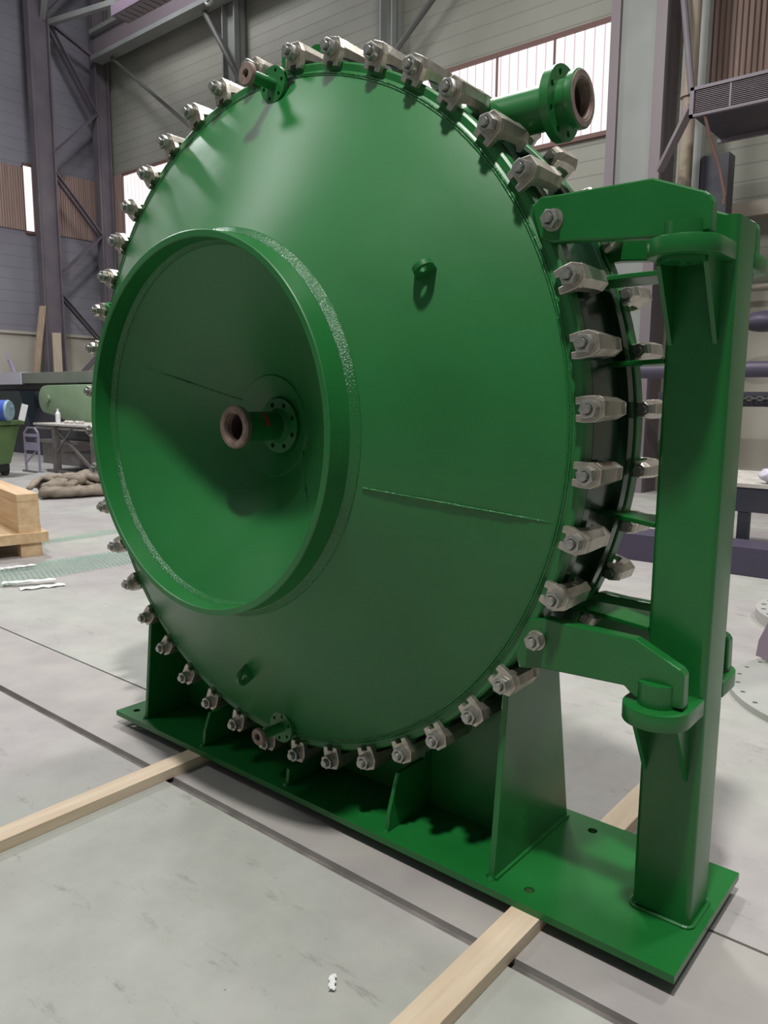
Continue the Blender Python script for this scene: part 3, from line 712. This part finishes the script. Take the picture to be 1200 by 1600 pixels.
# lamp fixture
LF = tag(empty('ceiling_light', (-15.0, 10.0, 10.9)), 'long mauve industrial light fitting hanging near the top left of the picture', 'light')
bm = B(); box(bm, (-1.6, -0.25, 0.14), (1.8, 0.25, 0.40), bev=0.01); link('housing', bm, LAMPM, LF)
bm = B()
for k in range(14): box(bm, (-1.5+k*0.235, -0.19, 0.10), (-1.5+k*0.235+0.02, 0.19, 0.15))
box(bm, (-1.55, -0.22, 0.12), (1.75, 0.22, 0.14)); link('louvre', bm, COLP, LF)
HK = tag(empty('hoist_hook', (-13.0, 10.0, 10.6)), 'pale steel hoist hook block hanging right of the light fitting', 'hook')
bm = B(); tube(bm, (0, -0.12, 0.08), (0, 0.12, 0.08), 0.14, 16); box(bm, (-0.1, -0.09, 0.0), (0.1, 0.09, 0.9)); link('block', bm, PLATE, HK, 40)
bm = B()
for k in range(9):
    a, b = RD(200+k*22), RD(200+(k+1)*22); tube(bm, (0.12*cos(a), 0, -0.12+0.12*sin(a)), (0.12*cos(b), 0, -0.12+0.12*sin(b)), 0.035, 8)
link('hook', bm, PLATE, HK, 40)
# bracing rods and posts on the back wall
def rod(p, q, r, label, m=ROD, cat='rod', name='bracing_rod', grp='bracing rods on the back wall'):
    bm = B(); tube(bm, p, q, r, 10); return tag(link(name, bm, m, None, 40), label, cat, grp)
rod((-19.45, 11.5, 11.33), (-15.3, 11.5, 8.35), 0.05, 'thin rod slanting down right from the lattice column')
rod((-15.08, 11.5, 11.32), (-13.5, 11.5, 9.0), 0.07, 'dark rod slanting down toward the leftmost wall post')
rod((-9.0, 11.5, 8.6), (-6.2, 11.5, 10.7), 0.06, 'dark rod slanting up right beside the narrow middle post')
rod((-2.30, 9.95, 8.0), (-2.0, 9.95, 5.95), 0.05, 'thin dark rod running down to the heater corner', COLM)
def post(x0, x1, label, y=11.55):
    bm = B(); box(bm, (x0, y, 0), (x0+0.04, y+0.35, 18)); box(bm, (x1-0.04, y, 0), (x1, y+0.35, 18)); box(bm, (x0, y+0.15, 0), (x1, y+0.2, 18))
    tag(link('wall_post', bm, COLG), label, 'post', 'wall posts')
post(-14.55, -14.05, 'leftmost grey green steel post on the back wall, above the small top nozzle', 11.6)
post(-9.3, -8.95, 'narrow grey steel post on the back wall near the middle', 11.6)
# big pale column on the right
PC = tag(empty('box_column', (-3.3, 11.1, 0)), 'broad pale grey steel column rising behind the right hinge arm', 'column')
bm = B(); box(bm, (-0.30, -0.05, 0), (0.30, 0.0, 18)); box(bm, (-0.30, 0.0, 0), (0.30, 0.5, 18)); link('web', bm, COLG, PC)
bm = B(); box(bm, (-0.46, -0.12, 0), (-0.30, 0.5, 18)); link('flange', bm, COLP, PC)
bm = B(); box(bm, (0.30, -0.12, 0), (0.48, 0.5, 18)); link('flange', bm, COLP, PC)
# pipes right of column
bm = B(); tube(bm, (-2.12, 10.2, 0), (-2.12, 10.2, 12), 0.10, 20); tube(bm, (-2.12, 10.2, 6.0), (-2.12, 10.2, 6.06), 0.13, 20)
tag(link('riser_pipe', bm, PIPEY, None, 40), 'ochre vertical pipe right of the broad pale column', 'pipe')
bm = B(); box(bm, (-2.20, 10.6, 0), (-2.04, 10.75, 18)); tag(link('wall_channel', bm, COLG), 'narrow greenish steel channel left of the heater', 'channel')
bm = B(); box(bm, (-2.62, 11.2, 0), (-2.24, 11.3, 18)); tag(link('recess_panel', bm, COLG), 'flat grey green panel behind the ochre pipe', 'panel')
# heater
H = tag(empty('unit_heater', (0.55, 9.3, 5.3)), 'long dark louvred heater box mounted high at the right edge', 'heater')
bm = B(); box(bm, (-2.18, -0.3, 0.02), (2.2, 0.9, 0.34)); link('casing', bm, HDARK, H)
bm = B(); box(bm, (-2.22, -0.34, 0.33), (2.2, -0.28, 0.37)); box(bm, (-2.22, -0.34, 0.0), (2.2, -0.28, 0.035)); box(bm, (-2.22, -0.34, 0), (-2.17, -0.28, 0.37)); box(bm, (-2.22, 0.86, -0.03), (2.2, 0.92, 0.02)); link('frame', bm, HFRAME, H)
bm = B(); bar(bm, (-2.97, 0.7, -0.3), (-2.22, -0.25, 0.17), 0.10, 0.08); link('bracket', bm, COLP, H)
bm = B()
for k in range(12): box(bm, (-2.15, -0.325, 0.055+k*0.023), (2.2, -0.29, 0.062+k*0.023))
box(bm, (-1.72, -0.33, 0.03), (-1.70, -0.29, 0.33)); link('louvre', bm, COLP, H)
bm = B(); pts = [(-1.2, 9.0, 5.28), (-1.1, 9.2, 4.9), (-0.95, 9.5, 4.4), (-0.85, 10, 3.9)]
pts = [(-1.47, 9.0, 5.29), (-1.40, 9.05, 5.0), (-1.27, 9.1, 4.62), (-1.18, 9.1, 4.25), (-1.19, 9.1, 4.15)]
for a, b in zip(pts, pts[1:]): tube(bm, a, b, 0.022, 8)
tag(link('rusty_hose', bm, RUSTY, None, 40), 'rusty brown hose hanging below the heater', 'hose')
bm = B(); box(bm, (-2.02, 10.6, 4.0), (-1.62, 10.9, 5.25)); tag(link('dark_cabinet', bm, DARK), 'dark box on the wall below the heater', 'cabinet')
# right-hand wall pipes and chain
bm = B(); tube(bm, (-3.0, 11.5, 3.55), (2.5, 11.5, 2.75), 0.05, 12); tube(bm, (-3.0, 11.5, 3.40), (2.5, 11.5, 2.6), 0.04, 12)
bm.free()
bm = B(); tube(bm, (-2.2, 11.4, 3.36), (2.5, 11.4, 3.36), 0.045, 12); tag(link('wall_pipe', bm, LEDGE, None, 40), 'thin beige pipe along the wall right of the hinge column', 'pipe')
bm = B(); tube(bm, (-2.4, 9.6, 2.02), (2.5, 9.6, 2.02), 0.11, 20); tag(link('hanging_pipe', bm, PURP, None, 40), 'thick dark horizontal pipe right of the hinge column', 'pipe')
bm = B(); box(bm, (-2.4, 10.4, 1.50), (2.5, 10.6, 1.72)); tag(link('chain_rail', bm, DARK), 'dark horizontal rail with chain behind the thick pipe', 'rail')
bm = B()
for k in range(20):
    x = -1.7+k*0.075; t = B(); bmesh.ops.create_circle(t, segments=12, radius=0.001); t.free()
    for j in range(8):
        a, b = 2*pi*j/8, 2*pi*(j+1)/8
        if k % 2: tube(bm, (x+0.05*cos(a), 10.36, 1.62+0.03*sin(a)), (x+0.05*cos(b), 10.36, 1.62+0.03*sin(b)), 0.012, 6)
        else: tube(bm, (x+0.05*cos(a), 10.36+0.03*sin(a), 1.62), (x+0.05*cos(b), 10.36+0.03*sin(b), 1.62), 0.012, 6)
tag(link('chain', bm, TABM, None, 40), 'steel chain draped along the dark rail', 'chain')
bm = B(); t = B(); bmesh.ops.create_icosphere(t, subdivisions=3, radius=0.28)
for v in t.verts: v.co.z *= 0.55; v.co.x *= 1.2
merge(bm, t, Matrix.Translation((-0.95, 10.6, 2.75))); tag(link('bundled_cover', bm, PURP, None, 0), 'dark bundled cover on the wall ledge at the right edge', 'cover')
# right table
RT = tag(empty('layout_table', (1.0, 6.6, 0)), 'white topped table on a dark steel frame at the right edge', 'table')
bm = B(); box(bm, (-1.5, -0.6, 0.76), (2.0, 0.9, 0.80), bev=0.003); link('table_top', bm, TOPM, RT)
bm = B(); box(bm, (-1.45, -0.58, 0.52), (2.0, -0.52, 0.76)); link('apron', bm, DARK, RT)
for x in (-1.35, -0.86, 1.8):
    bm = B(); box(bm, (x-0.05, -0.57, 0), (x+0.05, -0.47, 0.52)); link('leg', bm, DARK, RT)
bm = B(); t = B(); bmesh.ops.create_icosphere(t, subdivisions=3, radius=0.12); random.seed(9)
for v in t.verts: v.co *= random.uniform(0.85, 1.15); v.co.z *= 0.6
merge(bm, t, Matrix.Translation((0.36, 6.12, 0.884))); tag(link('plastic_bag', bm, LILAC, None, 0), 'crumpled pale lilac plastic bag on the white table', 'bag')
bm = B(); box(bm, (-0.9, 5.48, 0), (1.8, 5.9, 0.27), bev=0.006); tag(link('low_box', bm, PURP), 'low dark purple box on the floor in front of the white table', 'box')
# floor plates at the right edge
def holes_ring(r, n, h): return [circ(h, 12, (r*cos(2*pi*k/n+0.1), r*sin(2*pi*k/n+0.1))) for k in range(n)]
bm = B(); plate(bm, circ(0.72, 72), holes_ring(0.67, 28, 0.014), 0.0, 0.035, F_XY)
tag(link('flange_disc', bm, PLATE, loc=(1.74, 2.70, 0.0)), 'large round drilled steel disc on the floor at the right edge, nearest the stand', 'disc')
bm = B(); plate(bm, [(-0.62, 0.10), (0.0, -0.42), (0.6, -0.36), (0.7, 0.6), (-0.3, 0.75)], [], 0.0355, 0.047, F_XY)
tag(link('cut_plate', bm, PLATE, loc=(1.72, 2.90, 0)), 'thin cut steel plate lying across the nearest round disc', 'plate')
bm = B(); plate(bm, circ(0.6, 72), holes_ring(0.55, 24, 0.02), 0.0, 0.08, F_XY)
tag(link('flange_disc', bm, PLATE, loc=(1.36, 4.26, 0.0)), 'large round drilled steel disc farther back at the right edge', 'disc')
ST = tag(empty('mauve_stand', (1.36, 2.95, 0.047)), 'mauve primed steel post with triangular gusset standing at the right edge', 'stand')
bm = B(); plate(bm, circ(0.17, 8, a0=pi/8), [], 0.0, 1.0, F_XY, bev=0.004); link('post', bm, MAUVE, ST)
bm = B(); plate(bm, [(-0.17, 0.0), (-0.28, 0.02), (-0.27, 0.12), (-0.16, 0.42)], [], -0.012, 0.012, F_XZ); link('gusset', bm, MAUVE, ST)

# tarp: folded canvas
bm = B(); random.seed(7)
def fold(path, r, n=10):
    prev = None
    P = [Vector(p) for p in path]
    fine = []
    for i in range(len(P)-1):
        for k in range(8):
            t_ = k/8; a = P[max(i-1, 0)]; b = P[i]; c = P[i+1]; d = P[min(i+2, len(P)-1)]
            fine.append(0.5*((2*b)+(-a+c)*t_+(2*a-5*b+4*c-d)*t_*t_+(-a+3*b-3*c+d)*t_**3))
    for i, p in enumerate(fine):
        d = (fine[min(i+1, len(fine)-1)]-fine[max(i-1, 0)]).normalized()
        s = d.cross(Vector((0, 0, 1))).normalized(); u = s.cross(d)
        rr = r*(0.85+0.3*random.random())*(0.5 if i in (0, len(fine)-1) else 1)
        ring = [bm.verts.new(p+s*(rr*1.25*cos(a))+u*(rr*0.8*sin(a))) for a in [2*pi*j/n for j in range(n)]]
        if prev:
            for j in range(n): bm.faces.new((prev[j], prev[(j+1) % n], ring[(j+1) % n], ring[j]))
        else: bm.faces.new(ring[::-1])
        prev = ring
    bm.faces.new(prev)
fold([(-9.55, 3.75, 0.10), (-9.3, 4.2, 0.10), (-9.25, 4.8, 0.10), (-9.5, 5.2, 0.1), (-9.6, 6.2, .1)], 0.12)
fold([(-9.7, 3.9, 0.12), (-9.75, 4.4, 0.20), (-9.6, 4.9, 0.22), (-9.8, 5.6, 0.16), (-9.7, 6.2, .14)], 0.14)
fold([(-9.45, 4.3, 0.24), (-9.7, 4.6, 0.30), (-9.8, 5.1, 0.30), (-9.7, 5.6, 0.24)], 0.10)
fold([(-10.0, 4.0, 0.12), (-10.1, 4.8, 0.14), (-10.1, 5.6, 0.14)], 0.16)
for k in range(9):
    x = random.uniform(-10.0, -9.4); y = random.uniform(3.9, 5.4); a = random.uniform(0.9, 2.2)
    fold([(x-0.35*cos(a), y-0.35*sin(a), 0.16), (x-0.1, y, 0.25+0.05*random.random()), (x+0.15*cos(a), y+0.2*sin(a), 0.24), (x+0.4*cos(a), y+0.45*sin(a), 0.13)], random.uniform(0.04, 0.08))
for v in bm.verts: v.co.z = max(v.co.z, 0.003)
tag(link('canvas_tarp', bm, TARP, None, 0), 'heap of folded brown canvas on the floor beyond the wooden pallet', 'tarp')

# green net on the floor (uncountable strands)
bm = B(); random.seed(5)
def nz(x, y): return 0.008+0.006*sin(x*9)+0.006*sin(y*5)+0.006
def strand(p, q, w, n=14):
    d = (Vector(q)-Vector(p)).normalized(); s = Vector((-d.y, d.x, 0))*w
    pr = None
    for k in range(n+1):
        c = Vector(p).lerp(Vector(q), k/n); z = nz(c.x, c.y)
        a = [bm.verts.new((c.x-s.x, c.y-s.y, z)), bm.verts.new((c.x+s.x, c.y+s.y, z)), bm.verts.new((c.x, c.y, z+0.004))]
        if pr:
            for j in range(3): bm.faces.new((pr[j], pr[(j+1) % 3], a[(j+1) % 3], a[j]))
        pr = a
for k in range(70): strand((-4.95, 0.30+k*0.045, 0), (-4.33-0.0*k, 0.10+k*0.045, 0), 0.003, 6)
for k in range(14): strand((-4.95+k*0.048, 0.3-k*0.015, 0), (-4.95+k*0.048, 3.40-k*0.015, 0), 0.003, 30)
tag(link('green_netting', bm, NET), 'strip of fine green plastic netting lying on the floor left of the vessel', 'netting', kind='stuff')
bm = B()
for k in range(30): strand((-6.05, 2.0+k*0.06, 0), (-5.9, 2.0+k*0.06, 0), 0.003, 3)
for k in range(5): strand((-6.05+k*0.04, 1.95, 0), (-6.05+k*0.04, 3.9, 0), 0.003, 20)
tag(link('green_netting', bm, NET), 'narrow green netting strip on the floor behind the pallet', 'netting', kind='stuff')
# scraps of film
def scrap(x, y, l, w, rz, label, z0=0.0):
    bm = B(); n = 8; M = Matrix.Translation((x, y, z0)) @ Matrix.Rotation(rz, 4, 'Z')
    g = [[bm.verts.new((-l/2+l*i/n, -w/2+w*j/2+0.02*sin(i*2.0)*w*8, 0.004+0.008*abs(sin(i*1.3+j)))) for j in range(3)] for i in range(n+1)]
    for i in range(n):
        for j in range(2): bm.faces.new((g[i][j], g[i+1][j], g[i+1][j+1], g[i][j+1]))
    r = bmesh.ops.extrude_face_region(bm, geom=bm.faces[:]); bmesh.ops.translate(bm, vec=(0, 0, 0.002), verts=[e for e in r['geom'] if isinstance(e, bmesh.types.BMVert)])
    bmesh.ops.transform(bm, matrix=M, verts=bm.verts); tag(link('film_scrap', bm, PAPER), label, 'scrap', 'white scraps on the floor')
scrap(-4.22, 1.02, 0.42, 0.07, RD(60), 'long white film scrap on the green netting, lower of the two', 0.026)
scrap(-4.85, 1.22, 0.30, 0.06, RD(75), 'white film scrap on the green netting, upper left one', 0.026)
scrap(-4.05, 1.05, 0.35, 0.09, RD(70), 'flat white film scrap in front of the green netting')
scrap(0.90, -0.605, 0.055, 0.018, RD(-50), 'small white paper scrap on the floor in front of the right timber')
scrap(-0.52, -1.28, 0.02, 0.014, RD(20), 'tiny white crumb on the floor at the lower left')
